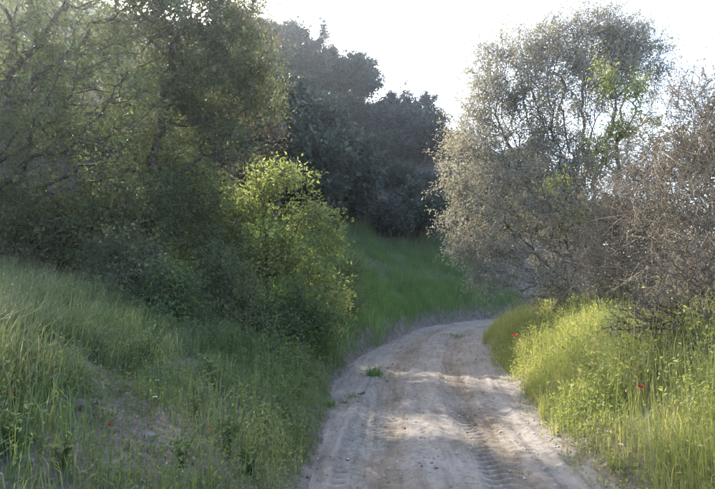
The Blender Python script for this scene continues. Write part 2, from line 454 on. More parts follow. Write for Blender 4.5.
def on_ray(px, py):
    """where the ray of a pixel meets the ground"""
    Y = np.linspace(2.5, 40, 1500)
    x, y = (px - CX) / F_PX, (CY - py) / F_PX
    d = np.array([x, math.cos(PITCH) - y * math.sin(PITCH), math.sin(PITCH) + y * math.cos(PITCH)])
    Q = d[None] * (Y / d[1])[:, None]; Q[:, 2] += CAM_H
    g = ground_h(Q[:, 0], Q[:, 1])
    below = Q[:, 2] < np.maximum(g, -0.02)
    k = int(np.argmax(below)) if below.any() else 0
    return Q[k]

# ---------------------------------------------------------------- plant geometry
def unit(v):
    return v / (np.linalg.norm(v, axis=-1, keepdims=True) + 1e-9)

def tubes(mb, A, B, RA, RB, sides):
    A, B = np.asarray(A), np.asarray(B)
    d = unit(B - A)
    ref = np.where(np.abs(d[:, 2:3]) > 0.9, np.array([[1.0, 0, 0]]), np.array([[0, 0, 1.0]]))
    u = unit(np.cross(d, ref)); v = np.cross(d, u)
    th = np.arange(sides) * 2 * math.pi / sides
    ring = u[:, None] * np.cos(th)[None, :, None] + v[:, None] * np.sin(th)[None, :, None]
    V = np.concatenate([A[:, None] + ring * np.asarray(RA)[:, None, None], B[:, None] + ring * np.asarray(RB)[:, None, None]], 1)
    n = len(A); base = (np.arange(n) * 2 * sides)[:, None]
    k = np.arange(sides); k2 = (k + 1) % sides
    q = np.stack([k, k2, k2 + sides, k + sides], 1)
    mb.add(V.reshape(-1, 3), (base[:, :, None] + q[None]).reshape(-1, 4))

def leaves(mb, P, D, Nn, length, width):
    """folded diamond leaves"""
    n = len(P)
    D = unit(D); side = unit(np.cross(D, Nn)); up = np.cross(side, D)
    L = np.asarray(length).reshape(-1, 1) * np.ones((n, 1)); W = np.asarray(width).reshape(-1, 1) * np.ones((n, 1))
    a = P; c = P + D * L - up * L * 0.10
    m = P + D * L * 0.45
    b = m + side * W * 0.5 + up * W * 0.18; e = m - side * W * 0.5 + up * W * 0.18
    V = np.stack([a, b, c, e], 1).reshape(-1, 3)
    base = (np.arange(n) * 4)[:, None]
    mb.add(V, base + np.array([[0, 1, 2, 3]]))

def shoots(mb, P, D, length, r0, segs=3, droop=0.15, curl=0.25, r=rng):
    """fine curved side twigs; returns their points"""
    n = len(P); cur = P.copy(); d = unit(D); out = []
    bend = unit(r.normal(size=(n, 3))) * curl
    L = np.asarray(length).reshape(-1, 1) / segs
    for k in range(segs):
        nd = unit(d + bend * 0.6 + np.array([0, 0, -droop]))
        nxt = cur + nd * L
        ra = r0 * (1 - k / segs * 0.75); rb = r0 * (1 - (k + 1) / segs * 0.75)
        tubes(mb, cur, nxt, np.full(n, ra), np.full(n, rb), 3)
        out.append((cur.copy(), nxt.copy(), nd)); cur, d = nxt, nd
    return out

def sample_lobes(lobes, n, shell, r):
    """lobes: (cx,cy,cz,rx,ry,rz); points through the volumes, denser near the skin"""
    lob = np.array(lobes, float)
    vol = lob[:, 3] * lob[:, 4] * lob[:, 5]
    k = r.choice(len(lob), n, p=vol / vol.sum())
    d = unit(r.normal(size=(n, 3)))
    rad = r.random(n) ** shell
    rad = rad * (1 + 0.22 * r.normal(size=n) * 0.6)
    return lob[k, :3] + d * rad[:, None] * lob[k, 3:]

def skeleton(stem, pts, bf=0.35):
    """grow a branching skeleton from the stem nodes to the points (balanced spanning tree)"""
    n0 = len(stem); P = np.vstack([stem, pts]); n = len(P)
    par = np.full(n, -1); path = np.zeros(n)
    for i in range(1, n0):
        par[i] = i - 1; path[i] = path[i - 1] + np.linalg.norm(P[i] - P[i - 1])
    best = np.full(n, np.inf); bp = np.zeros(n, int)
    def relax(i):
        dd = np.linalg.norm(P - P[i], axis=1)
        c = dd + bf * path[i] + 0.25 * np.maximum(0, P[i, 2] - P[:, 2])
        m = c < best
        best[m] = c[m]; bp[m] = i
    alive = np.ones(n, bool); alive[:n0] = False
    for i in range(n0 // 3, n0):
        relax(i)
    order = list(range(n0))
    for _ in range(n - n0):
        j = int(np.argmin(np.where(alive, best, np.inf)))
        alive[j] = False; par[j] = bp[j]
        path[j] = path[bp[j]] + np.linalg.norm(P[j] - P[bp[j]])
        order.append(j); relax(j)
    return P, par, order

def radii(P, par, order, rtip, rbase, expo=0.5):
    n = len(P); tips = np.zeros(n); kids = np.zeros(n, int)
    for j in order:
        if par[j] >= 0: kids[par[j]] += 1
    for j in reversed(order):
        if kids[j] == 0: tips[j] = 1
        if par[j] >= 0: tips[par[j]] += tips[j]
    rad = rtip * tips ** expo
    k = rbase / rad.max()
    rad = rtip + (rad - rtip) * max(0.0, (rbase - rtip)) / max(1e-6, rad.max() - rtip)
    return rad, tips, kids

def grow(stem, lobes, npts, nleaf, lsize, seed, rtip=0.006, rbase=0.12, shell=0.55, bf=0.35, lspread=0.13,
         nshoot=2, shoot_len=0.3, shoot_r=0.003, droop=0.1, leaf_droop=0.2, up_bias=0.6, limb_r=0.02, base_flare=True, maxtips=6, aspect=0.45):
    """returns trunk mesh, branch mesh, crown mesh in the coordinates of the stem"""
    r = np.random.default_rng(seed)
    pts = sample_lobes(lobes, npts, shell, r)
    P, par, order = skeleton(np.asarray(stem, float), pts, bf)
    rad, tips, kids = radii(P, par, order, rtip, rbase)
    e = np.array([j for j in order if par[j] >= 0]); p = par[e]
    jit = r.normal(size=P.shape) * np.minimum(0.04, rad[:, None] * 0.5)
    P = P + jit
    big = rad[p] > limb_r
    trunk = MB(); br = MB(); crown = MB()
    for m, mb, sd in ((big, trunk, 7), (~big, br, 3)):
        if m.any():
            ee, pp = e[m], p[m]
            A, B = P[pp], P[ee]
            # bow each length a little
            mid = (A + B) / 2 + r.normal(size=A.shape) * 0.06 * np.linalg.norm(B - A, axis=1, keepdims=True)
            ra = np.minimum(rad[pp], rad[ee] * 1.6); rb = rad[ee]
            if mb is trunk:
                ra = np.where(pp == 0, ra * 1.35, ra)
            tubes(mb, A, mid + (mid - A) * 0.02, ra, (ra + rb) / 2, sd)
            tubes(mb, mid, B + (B - mid) * 0.03, (ra + rb) / 2, rb, sd)
    fine = e[tips[e] <= maxtips]
    F = P[fine]; FD = unit(P[fine] - P[par[fine]])
    segs = []
    if nshoot:
        k = np.repeat(np.arange(len(fine)), nshoot)
        t = r.random(len(k))[:, None]
        base = F[k] * t + P[par[fine]][k] * (1 - t)
        d = unit(FD[k] + r.normal(size=(len(k), 3)) * 0.75)
        segs = shoots(br, base, d, shoot_len * (0.5 + r.random(len(k))), shoot_r, 3, droop, 0.3, r)
    if nleaf:
        src = []
        per = np.full(nleaf, 0)
        if segs:
            A = np.concatenate([s[0] for s in segs]); B = np.concatenate([s[1] for s in segs]); DD = np.concatenate([s[2] for s in segs])
        else:
            A, B, DD = P[par[fine]], F, FD
        k = r.integers(0, len(A), nleaf); t = r.random(nleaf)[:, None]
        Q = A[k] * (1 - t) + B[k] * t + r.normal(size=(nleaf, 3)) * lspread
        D = unit(DD[k] * 0.7 + r.normal(size=(nleaf, 3)) * 0.8 + np.array([0, 0, -leaf_droop]))
        Nn = unit(r.normal(size=(nleaf, 3)) + np.array([0, 0, up_bias]))
        ls = lsize * (0.6 + 0.8 * r.random(nleaf))
        leaves(crown, Q, D, Nn, ls, ls * aspect * (0.8 + 0.4 * r.random(nleaf)))
    return trunk, br, crown

def plant(name, base, lobes_px, label, category, mats, stem_top=None, stems=None, group=None, **kw):
    """lobes_px: (px, py, distance, radius across, radius along, radius up) -> a tree standing at base (x, y)"""
    bx, by = base
    bz = gz(bx, by) - 0.08
    o0 = np.array([bx, by, bz])
    lobes = []
    for (px, py, Y, rx, ry, rzz) in lobes_px:
        c = at(px, py, Y) - o0
        lobes.append((*c, rx, ry, rzz))
    cen = np.mean([l[:3] for l in lobes], 0)
    top = np.array(stem_top) if stem_top is not None else cen * np.array([0.75, 0.75, 0.8])
    r = np.random.default_rng(kw.get('seed', 1) + 500)
    n = max(4, int(np.linalg.norm(top) / 0.3))
    t = np.linspace(0, 1, n)[:, None]
    stem = top * t * np.array([1, 1, 1]) + np.sin(t * math.pi) * np.array([[-0.3 * top[0], -0.3 * top[1], 0]])
    stem[1:-1] += r.normal(size=(n - 2, 3)) * 0.05
    trunk, br, crown = grow(stem, lobes, **kw)
    return assemble(name, o0, trunk, br, crown, label, category, mats, group)

def assemble(name, loc, trunk, br, crown, label, category, mats, group=None, rotz=0, scale=1.0):
    t = thing(name, loc, label, category, group, rotz, scale)
    if trunk.n: obj('trunk', trunk.mesh('trunk', True), M[mats[0]], t)
    if br.n: obj('branches', br.mesh('branches', True), M[mats[1]], t)
    if crown.n: obj('crown', crown.mesh('crown'), M[mats[2]], t)
    return t

# ---------------------------------------------------------------- left trees
LEFT = 'trees on the left bank'
plant('broadleaf_tree', (-6.6, 9.2),
      [(45, 50, 9.2, 1.9, 1.6, 1.6), (110, 95, 9.0, 1.4, 1.3, 1.1), (20, 150, 8.8, 1.6, 1.4, 1.2), (150, 20, 9.6, 1.3, 1.3, 1.2), (-60, 90, 9.0, 1.8, 1.6, 2.0), (60, -60, 9.5, 2.0, 1.8, 1.4), (95, 175, 9.2, 1.1, 1.0, 0.8), (-130, 60, 9.0, 1.8, 1.6, 1.6), (-130, 150, 8.6, 1.6, 1.5, 1.4)],
      'tall dark leafy tree at the far left with a long bare limb', 'tree', ('bark', 'bark', 'leaf_left'),
      stem_top=(1.6, 0.0, 4.6), npts=1250, nleaf=44000, lsize=0.066, seed=11, rbase=0.16, shell=0.5, lspread=0.07, shoot_len=0.4, shoot_r=0.004, group=LEFT)
plant('broadleaf_tree', (-3.7, 10.2),
      [(205, 30, 10.2, 1.0, 0.8, 1.1), (240, 70, 10.1, 0.75, 0.6, 1.0), (235, -40, 10.2, 0.95, 0.8, 0.9), (160, -25, 10.2, 1.0, 0.8, 0.9), (135, 10, 10.3, 0.9, 0.7, 0.8), (185, 95, 10.1, 0.7, 0.6, 0.7), (225, 135, 10.0, 0.65, 0.5, 0.6), (258, 95, 10.6, 0.5, 0.5, 0.7), (205, 110, 10.8, 0.8, 0.6, 0.7), (165, 70, 10.6, 0.7, 0.6, 0.7)],
      'tall grey-green tree left of the yellow-green tree, reaching the top of the frame', 'tree', ('bark', 'bark', 'leaf_left_grey'),
      stem_top=(0.1, 0.0, 4.2), npts=1000, nleaf=45000, lsize=0.062, seed=12, rbase=0.075, shell=0.5, lspread=0.07, shoot_len=0.35, shoot_r=0.004, group=LEFT)
plant('broadleaf_tree', (-3.6, 15.6),
      [(250, 30, 15.5, 0.9, 0.9, 1.1), (262, 85, 15.2, 0.5, 0.8, 0.8), (240, 105, 15.6, 0.8, 0.8, 0.9), (272, 130, 15.0, 0.4, 0.7, 0.6), (255, 165, 15.4, 0.8, 0.8, 0.6), (235, -30, 15.5, 1.1, 1.0, 1.0)],
      'slender rusty-leaved tree at the edge of the dark hillside', 'tree', ('bark', 'twig_dark', 'leaf_rust'),
      stem_top=(0.6, 0.0, 6.5), npts=480, nleaf=8500, lsize=0.085, seed=13, rbase=0.09, shell=0.6, lspread=0.1, shoot_len=0.45, shoot_r=0.006, group=LEFT)
plant('broadleaf_tree', (-9.5, 14.5),
      [(60, 60, 15, 2.6, 2.2, 2.6), (130, 110, 15, 2.2, 2.0, 2.2), (10, 140, 14, 2.4, 2.0, 2.0), (150, 150, 16, 2.0, 1.8, 1.6), (80, 180, 14, 2.6, 2.0, 1.4)],
      'broad shaded tree filling the gap behind the far left tree', 'tree', ('bark', 'bark', 'leaf_left'),
      stem_top=(1.4, 0.0, 5.0), npts=750, nleaf=23000, lsize=0.115, seed=14, rbase=0.2, shell=0.5, lspread=0.12, shoot_len=0.5, shoot_r=0.006, group=LEFT)
plant('broadleaf_tree', (-5.6, 10.6),
      [(130, 215, 9.8, 1.2, 1.0, 0.8), (70, 225, 9.4, 1.3, 1.0, 0.7), (185, 200, 10.4, 1.0, 1.0, 0.9), (20, 225, 9.2, 1.2, 1.0, 0.7), (160, 160, 10.6, 1.0, 0.9, 0.8), (215, 235, 10.6, 0.8, 0.8, 0.8)],
      'low spreading bushy tree just above the tall left grass', 'tree', ('bark', 'bark', 'leaf_left'),
      stem_top=(0.5, -0.2, 1.6), npts=900, nleaf=30000, lsize=0.062, seed=15, rbase=0.09, shell=0.5, lspread=0.08, shoot_len=0.35, shoot_r=0.004, group=LEFT)
bx_, by_ = at(262, 320, 11.4)[:2]
plant('young_tree', (bx_, by_),
      [(278, 182, 11.4, 0.66, 0.6, 0.5), (245, 212, 11.2, 0.62, 0.6, 0.55), (308, 220, 11.4, 0.64, 0.6, 0.5), (335, 243, 11.5, 0.38, 0.4, 0.3), (285, 256, 11.1, 0.9, 0.7, 0.5), (245, 262, 11.1, 0.7, 0.6, 0.5), (318, 288, 11.4, 0.6, 0.5, 0.5), (215, 250, 11.0, 0.5, 0.5, 0.5), (335, 315, 11.6, 0.4, 0.4, 0.4)],
      'small sunlit yellow-green tree on the left verge of the road', 'tree', ('bark', 'bark', 'leaf_yellow'),
      stem_top=(0.2, 0.0, 1.9), npts=560, nleaf=15000, lsize=0.078, seed=16, rbase=0.05, shell=0.42, lspread=0.07, shoot_len=0.3, shoot_r=0.004, nshoot=2, up_bias=0.2)

# shrubs along the foot of the left trees
for (name, lobs, lab, mat, seed, nl) in (
    ('leafy_shrub', [(222, 285, 9.2, 0.65, 0.6, 0.65), (205, 315, 8.8, 0.5, 0.5, 0.45), (245, 310, 9.2, 0.5, 0.5, 0.5)], 'dark leafy shrub below the yellow-green tree, left of its stem', 'leaf_left', 21, 9000),
    ('leafy_shrub', [(300, 305, 10.0, 0.6, 0.5, 0.5), (325, 325, 10.2, 0.4, 0.4, 0.4), (280, 325, 9.6, 0.45, 0.4, 0.4)], 'green shrub at the road edge under the yellow-green tree', 'leaf_shrub', 22, 8000),
    ('leafy_shrub', [(265, 355, 8.3, 0.5, 0.45, 0.4), (290, 375, 8.0, 0.35, 0.35, 0.3), (240, 365, 7.8, 0.4, 0.4, 0.35)], 'low green shrub on the lower left bank beside the bare verge', 'leaf_shrub', 23, 8000),
    ('leafy_shrub', [(120, 262, 8.2, 0.6, 0.5, 0.5), (150, 285, 7.8, 0.5, 0.5, 0.4)], 'olive-green shrub standing behind the tall left grass', 'leaf_left_grey', 24, 7000),
    ('leafy_shrub', [(172, 300, 7.6, 0.45, 0.45, 0.5), (160, 330, 7.2, 0.4, 0.4, 0.35)], 'upright shrub at the right end of the tall left grass', 'leaf_shrub', 25, 6000),
    ('leafy_shrub', [(345, 300, 13.6, 0.6, 0.6, 0.55), (350, 270, 14.4, 0.6, 0.6, 0.5)], 'green shrub on the roadside cut beyond the yellow-green tree', 'leaf_shrub', 26, 6000)):
    c = at(*lobs[0][:3])
    plant(name, (c[0], c[1] + 0.1), lobs, lab, 'shrub', ('bark', 'bark', mat), npts=220, nleaf=nl, lsize=0.05, seed=seed, rbase=0.03,
          shell=0.55, lspread=0.05, shoot_len=0.28, shoot_r=0.003, limb_r=0.012, group='shrubs below the left trees')

# ---------------------------------------------------------------- right trees and thickets
plant('silver_leaved_tree', (5.2, 14.2),
      [(570, 75, 14.2, 1.6, 1.4, 1.5), (510, 100, 14.0, 1.4, 1.3, 1.4), (482, 165, 13.6, 0.95, 1.2, 1.3), (615, 70, 14.4, 1.3, 1.3, 1.3), (478, 230, 13.4, 0.85, 1.0, 1.0), (530, 190, 13.4, 1.3, 1.2, 1.3), (590, 35, 14.4, 1.1, 1.0, 1.0), (640, 62, 14.6, 0.8, 1.0, 0.9), (510, 255, 13.2, 1.1, 0.9, 0.8), (575, 225, 13.8, 1.3, 1.0, 1.1), (505, 50, 14.2, 0.8, 0.8, 0.7), (545, 40, 14.2, 0.9, 0.9, 0.8), (600, 150, 14.4, 1.2, 1.0, 1.0), (508, 278, 13.0, 0.8, 0.7, 0.45), (545, 140, 13.8, 1.1, 1.0, 0.9), (585, 170, 14.0, 1.1, 1.0, 0.9), (550, 275, 13.0, 1.0, 0.8, 0.6), (472, 255, 13.4, 0.45, 0.6, 0.45), (456, 200, 13.5, 0.45, 0.6, 0.7), (460, 160, 13.6, 0.42, 0.6, 0.6), (492, 85, 14.0, 0.75, 0.9, 0.9), (474, 130, 13.8, 0.6, 0.9, 0.8), (575, 290, 13.0, 0.9, 0.6, 0.4), (625, 40, 14.4, 0.8, 0.8, 0.7)],
      'large silver-grey leafy tree arching over the right side of the road', 'tree', ('bark', 'bark_pale', 'leaf_olive'),
      stem_top=(-0.3, 0.0, 2.6), npts=2100, nleaf=135000, lsize=0.07, seed=31, rbase=0.13, shell=0.45, lspread=0.07, nshoot=2, shoot_len=0.55, shoot_r=0.005, aspect=0.32, leaf_droop=0.3, bf=0.5)
plant('vine_clad_sapling', (5.5, 11.8),
      [(608, 85, 11.6, 0.14, 0.15, 0.5), (636, 95, 11.6, 0.14, 0.15, 0.55), (622, 130, 11.6, 0.36, 0.25, 0.28), (602, 155, 11.6, 0.18, 0.2, 0.4), (652, 120, 11.6, 0.28, 0.15, 0.14), (598, 68, 11.6, 0.08, 0.1, 0.3), (560, 182, 11.4, 0.45, 0.2, 0.07), (585, 215, 11.3, 0.5, 0.2, 0.07)],
      'slim sapling with fresh bright green leaves before the silver-grey tree', 'tree', ('bark', 'bark_pale', 'leaf_vine'),
      stem_top=(0.0, 0.0, 3.8), npts=260, nleaf=3000, lsize=0.065, seed=32, rbase=0.045, shell=0.6, lspread=0.05, shoot_len=0.3, shoot_r=0.005)
THK = 'bare twiggy thickets on the right bank'
def thicket(base, lobes, label, seed, npts, nl, mats, shoot=0.55, nshoot=4, sr=0.004):
    plant('bare_thicket', base, lobes, label, 'thicket', mats, npts=npts, nleaf=nl, lsize=0.035, seed=seed, rbase=0.045, rtip=0.006,
          shell=0.5, bf=0.5, lspread=0.03, nshoot=nshoot, shoot_len=shoot, shoot_r=sr, droop=0.05, limb_r=0.02, group=THK, maxtips=12)
thicket((6.0, 9.4), [(690, 140, 9.2, 1.0, 1.0, 1.0), (720, 110, 9.2, 1.0, 1.0, 0.9), (660, 195, 9.2, 0.9, 1.0, 0.8), (745, 170, 9.0, 1.0, 1.0, 1.3), (700, 220, 8.8, 1.0, 1.0, 0.8), (690, 95, 9.6, 0.6, 0.8, 0.5), (690, 280, 8.6, 1.0, 0.9, 0.6), (740, 270, 8.6, 1.0, 0.9, 0.8)],
        'tall brown leafless thicket at the right edge of the frame', 41, 1120, 15000, ('bark_pale', 'twig', 'leaf_dead'))
thicket((5.6, 10.6), [(625, 215, 10.6, 0.75, 0.8, 0.9), (650, 180, 10.6, 0.7, 0.8, 0.9), (600, 265, 10.6, 0.7, 0.7, 0.5), (655, 260, 10.0, 0.8, 0.8, 0.6), (625, 295, 10.2, 0.8, 0.6, 0.4)],
        'brown tangled thicket between the silver-grey tree and the right grass', 42, 900, 9000, ('bark_pale', 'twig', 'leaf_dead'))
plant('silver_leaved_tree', (9.4, 14.5),
      [(700, 165, 14.5, 1.6, 1.2, 1.3), (650, 235, 14.2, 1.5, 1.0, 1.2), (740, 230, 14.2, 1.8, 1.2, 1.3), (690, 280, 14.0, 1.8, 1.0, 0.9), (610, 280, 14.2, 1.3, 0.8, 0.8)],
      'low grey-brown tree behind the right thickets', 'tree', ('bark', 'bark_pale', 'leaf_dead'),
      npts=500, nleaf=16000, lsize=0.12, seed=33, rbase=0.12, shell=0.5, lspread=0.1, nshoot=2, shoot_len=0.5, shoot_r=0.006)
thicket((4.5, 6.6), [(668, 305, 6.5, 0.5, 0.5, 0.26), (690, 340, 6.4, 0.5, 0.5, 0.30), (640, 325, 6.5, 0.4, 0.4, 0.2), (705, 270, 6.6, 0.5, 0.5, 0.4), (720, 320, 6.4, 0.5, 0.5, 0.5), (695, 375, 6.3, 0.35, 0.4, 0.25), (620, 315, 6.6, 0.25, 0.3, 0.12)],
        'dark thorny bush leaning over the sunlit right grass', 44, 700, 2500, ('twig_dark', 'twig_dark', 'leaf_dead'), 0.22, 4, 0.003)

# ---------------------------------------------------------------- hillside trees
def hill_proto(seed, lobes, stem_h, nleaf, mat, lsize=0.17, npts=420, **kw):
    r = np.random.default_rng(seed)
    stem = np.stack([np.zeros(6), np.zeros(6), np.linspace(0, stem_h, 6)], 1); stem[1:] += r.normal(size=(5, 3)) * 0.06
    return grow(stem, lobes, npts=npts, nleaf=nleaf, lsize=lsize, seed=seed, rbase=0.12, rtip=0.012, limb_r=0.035, lspread=0.10, nshoot=2, shoot_len=0.4, shoot_r=0.008, aspect=0.6, up_bias=1.0, **kw), mat
def lobe_cloud(seed, n, R, H, z0):
    r = np.random.default_rng(seed); out = []
    for _ in range(n):
        a = r.random() * 6.28; q = math.sqrt(r.random()) * R * 0.65
        s_ = R * (0.32 + 0.2 * r.random())
        out.append((q * math.cos(a), q * math.sin(a), z0 + H * (0.25 + 0.6 * r.random() * (1 - 0.5 * q / R)), s_, s_, s_ * 0.8))
    return out
protos = [hill_proto(101, lobe_cloud(1, 11, 1.9, 3.0, 0.5), 1.4, 13000, 'leaf_hill'),
          hill_proto(102, lobe_cloud(2, 9, 1.6, 2.4, 0.4), 1.1, 11000, 'leaf_hill_grey'),
          hill_proto(103, lobe_cloud(3, 13, 2.2, 3.8, 0.6), 1.8, 15000, 'leaf_hill'),
          hill_proto(104, lobe_cloud(4, 8, 1.3, 1.9, 0.3), 0.8, 9000, 'leaf_hill_grey'),
          hill_proto(105, lobe_cloud(5, 10, 1.7, 3.4, 0.6), 1.5, 9000, 'leaf_hill', )]
spots = []
r = np.random.default_rng(77)
cand = np.stack([r.uniform(-16, 22, 6000), r.uniform(19, 62, 6000)], 1)
s_, d_ = road_coord(cand[:, 0], cand[:, 1])
hz = ground_h(cand[:, 0], cand[:, 1])
qx, qy = to_px(np.stack([cand[:, 0], cand[:, 1], hz + 2], 1))
ok = (d_ > 6.3) & (qx > 225) & (qx < 600) & (hz > 2.0) & (qy > -20)
rid = np.clip(16.2 - 0.72 * cand[:, 0], 2, 24) - hz
ok &= ~((rid < 0.3) & (cand[:, 1] > 46))
first = {}
picked = []
for k in np.where(ok)[0]:
    x, y = cand[k]
    if all((x - a) ** 2 + (y - b) ** 2 > m ** 2 for a, b, m in spots):
        spots.append((x, y, 2.0))
        picked.append((k, int(r.integers(0, 5)), float(r.uniform(0.75, 1.25)) * (1.3 if x < 1.5 and y < 29 else 1.0), float(r.uniform(0, 6.28))))
LOOK = ('dark rounded evergreen', 'grey-green rounded bush', 'large dark evergreen', 'small grey-green bush', 'open-crowned dark evergreen')
def zone_of(k):
    return 'near the skyline' if rid[k] < 2.5 else ('at the foot of the dark hill' if d_[k] < 10 else 'halfway up the dark hill')
ORD = ['leftmost', 'second', 'third', 'fourth', 'fifth', 'sixth', 'seventh', 'eighth', 'ninth', 'tenth', 'eleventh', 'twelfth', 'thirteenth', 'fourteenth', 'fifteenth', 'sixteenth']
rows = {}
for it in sorted(picked, key=lambda it: qx[it[0]]):
    rows.setdefault((it[1], zone_of(it[0])), []).append(it[0])
for k, kind, sc, rot in picked:
    x, y = cand[k]
    zone = zone_of(k); row = rows[(kind, zone)]; q = row.index(k)
    if len(row) == 1: lab = f'{LOOK[kind]}, the only one {zone}'
    elif q == 0: lab = f'leftmost {LOOK[kind]} {zone}'
    elif q == len(row) - 1: lab = f'rightmost {LOOK[kind]} {zone}'
    else: lab = f'{ORD[q]} {LOOK[kind]} from the left {zone}'
    loc = (x, y, hz[k] - 0.15)
    if kind not in first:
        (tr, br, cr), mat = protos[kind]
        first[kind] = assemble('hill_tree', loc, tr, br, cr, lab, 'tree', ('bark', 'bark', mat), 'trees on the dark hillside', rot, sc)
    else:
        copy_thing(first[kind], loc, rot, sc, lab)
print('hill trees', len(picked))

# the conifer standing up from the skyline
def conifer(px, py, Y, label, seed, hgt, sparse):
    c = at(px, py, Y)
    base = (c[0], c[1], gz(c[0], c[1]) - 0.2)
    H = c[2] - base[2]
    r = np.random.default_rng(seed)
    lob = []
    for k in range(15):
        t = 0.25 + 0.75 * (k + 0.5) / 15
        w = (1 - t) * 0.30 * H + 0.18
        for q in range(2 if t < 0.85 else 1):
            a = r.random() * 6.28; q_ = w * 0.75 * (0.5 + r.random() * 0.7)
            lob.append((q_ * math.cos(a), q_ * math.sin(a), t * H, w * 0.5, w * 0.5, 0.06 * H * 0.6))
    stem = np.stack([np.zeros(16), np.zeros(16), np.linspace(0, H * 0.98, 16)], 1); stem[1:] += r.normal(size=(15, 3)) * 0.03
    g = grow(stem, lob, npts=320, nleaf=sparse, lsize=0.2, seed=seed, rbase=0.14, rtip=0.01, limb_r=0.03, lspread=0.07, nshoot=2, shoot_len=0.3, shoot_r=0.008, aspect=0.35)
    assemble('conifer', base, *g, label, 'tree', ('bark', 'bark', 'leaf_conifer'))
conifer(324, 14, 43, 'tall ragged conifer rising above the hill skyline', 301, 7, 8000)
conifer(404, 80, 45, 'small pale pointed tree on the skyline, right of the tall conifer', 302, 4, 3500)

# ---------------------------------------------------------------- grasses and weeds
def blades(mb, P, L, lean, phi, w):
    n = len(P)
    up = np.array([0, 0, 1.0])
    ld = np.stack([np.cos(phi), np.sin(phi), np.zeros(n)], 1)
    th = phi + math.pi / 2 + rng.normal(size=n) * 0.7
    sd = np.stack([np.cos(th), np.sin(th), np.zeros(n)], 1) * (w / 2)[:, None]
    Lc, le = L[:, None], lean[:, None]
    m = P + up * Lc * 0.55 + ld * Lc * 0.18 * le
    t = P + up * Lc * (1 - 0.32 * le) + ld * Lc * 0.7 * le
    V = np.stack([P - sd, P + sd, m + sd * 0.8, m - sd * 0.8, t], 1).reshape(-1, 3)
    b = (np.arange(n) * 5)[:, None]
    mb.add(V, b + np.array([[0, 1, 2, 3]]), b + np.array([[3, 2, 4]]))
    return m, t

def scatter(n, x0, x1, y0, y1, accept):
    x = rng.uniform(x0, x1, n); y = rng.uniform(y0, y1, n)
    s, d = road_coord(x, y)
    keep = accept(x, y, s, d)
    x, y = x[keep], y[keep]
    return np.stack([x, y, ground_h(x, y) - 0.02], 1), s[keep], d[keep]

def path_bare(x, y):
    """worn strip of bare soil on the near left bank (0 = bare)"""
    b = np.ones_like(x)
    for px, py, Y, rad in ((145, 455, 4.0, 0.33), (120, 415, 4.4, 0.30), (95, 390, 4.8, 0.32), (60, 395, 4.9, 0.35), (150, 480, 3.7, 0.3), (30, 410, 4.7, 0.3)):
        c = at(px, py, Y)
        b = b * sstep(0.6, 1.25, np.hypot(x - c[0], y - c[1]) / rad)
    return b

def seed_heads(mb, T, r):
    n = len(T)
    for k in range(3):
        off = r.normal(size=(n, 3)) * np.array([0.012, 0.012, 0.03])
        D = unit(r.normal(size=(n, 3)) * 0.5 + np.array([0, 0, 1.0]))
        leaves(mb, T + off - np.array([0, 0, 0.02 * k]), D, r.normal(size=(n, 3)), 0.03, 0.008)

# tall feathery grass on the left
mb = MB()
P, s, d = scatter(80000, -8.5, -1.2, 3.6, 9.5, lambda x, y, s, d: (d > 2.9 + 0.5 * fbm(x, y, 90, 2)) & (rng.random(len(x)) < path_bare(x, y)) & (rng.random(len(x)) < 0.45 + 1.3 * fbm(x * 1.1, y * 1.1, 91, 3) + 0.4 * (y < 7.5)))
n = len(P)
L = (0.40 + 0.50 * rng.random(n)) * (0.85 + 1.2 * fbm(P[:, 0] * 0.8, P[:, 1] * 0.8, 92, 2)) * (0.55 + 0.45 * sstep(2.9, 4.2, d))
m_, t_ = blades(mb, P, L, rng.uniform(0.05, 0.95, n), rng.normal(0.3, 1.4, n), rng.uniform(0.004, 0.010, n))
sel = rng.random(n) < 0.10
seed_heads(mb, t_[sel], rng)
obj('tall_grass', mb.mesh('tall_grass'), M['grass_tall'], kind='stuff', label='tall feathery grass on the left bank', category='grass')
print('tall grass', n)

def weed_field(mb, P, H, nl, lsize, r, spread=0.06):
    """leafy stems: a leaning stem with small leaves along it"""
    n = len(P)
    phi = r.uniform(0, 6.28, n)
    top = P + np.stack([np.cos(phi) * 0.25, np.sin(phi) * 0.25, np.ones(n)], 1) * H[:, None]
    w = np.full(n, 0.006)
    sd = np.stack([np.cos(phi + 1.57), np.sin(phi + 1.57), np.zeros(n)], 1) * 0.003
    V = np.stack([P - sd, P + sd, top + sd * 0.4, top - sd * 0.4], 1).reshape(-1, 3)
    mb.add(V, (np.arange(n) * 4)[:, None] + np.array([[0, 1, 2, 3]]))
    k = np.repeat(np.arange(n), nl)
    t = (0.12 + 0.9 * r.random(len(k)) ** 0.8)[:, None]
    Q = P[k] * (1 - t) + top[k] * t + r.normal(size=(len(k), 3)) * spread * np.array([1, 1, 0.5])
    D = unit(r.normal(size=(len(k), 3)) + np.array([0, 0, 0.35]))
    Nn = unit(r.normal(size=(len(k), 3)) * 0.8 + np.array([0, 0, 1.0]))
    ls = lsize * (0.6 + 0.8 * r.random(len(k)))
    leaves(mb, Q, D, Nn, ls, ls * 0.42)

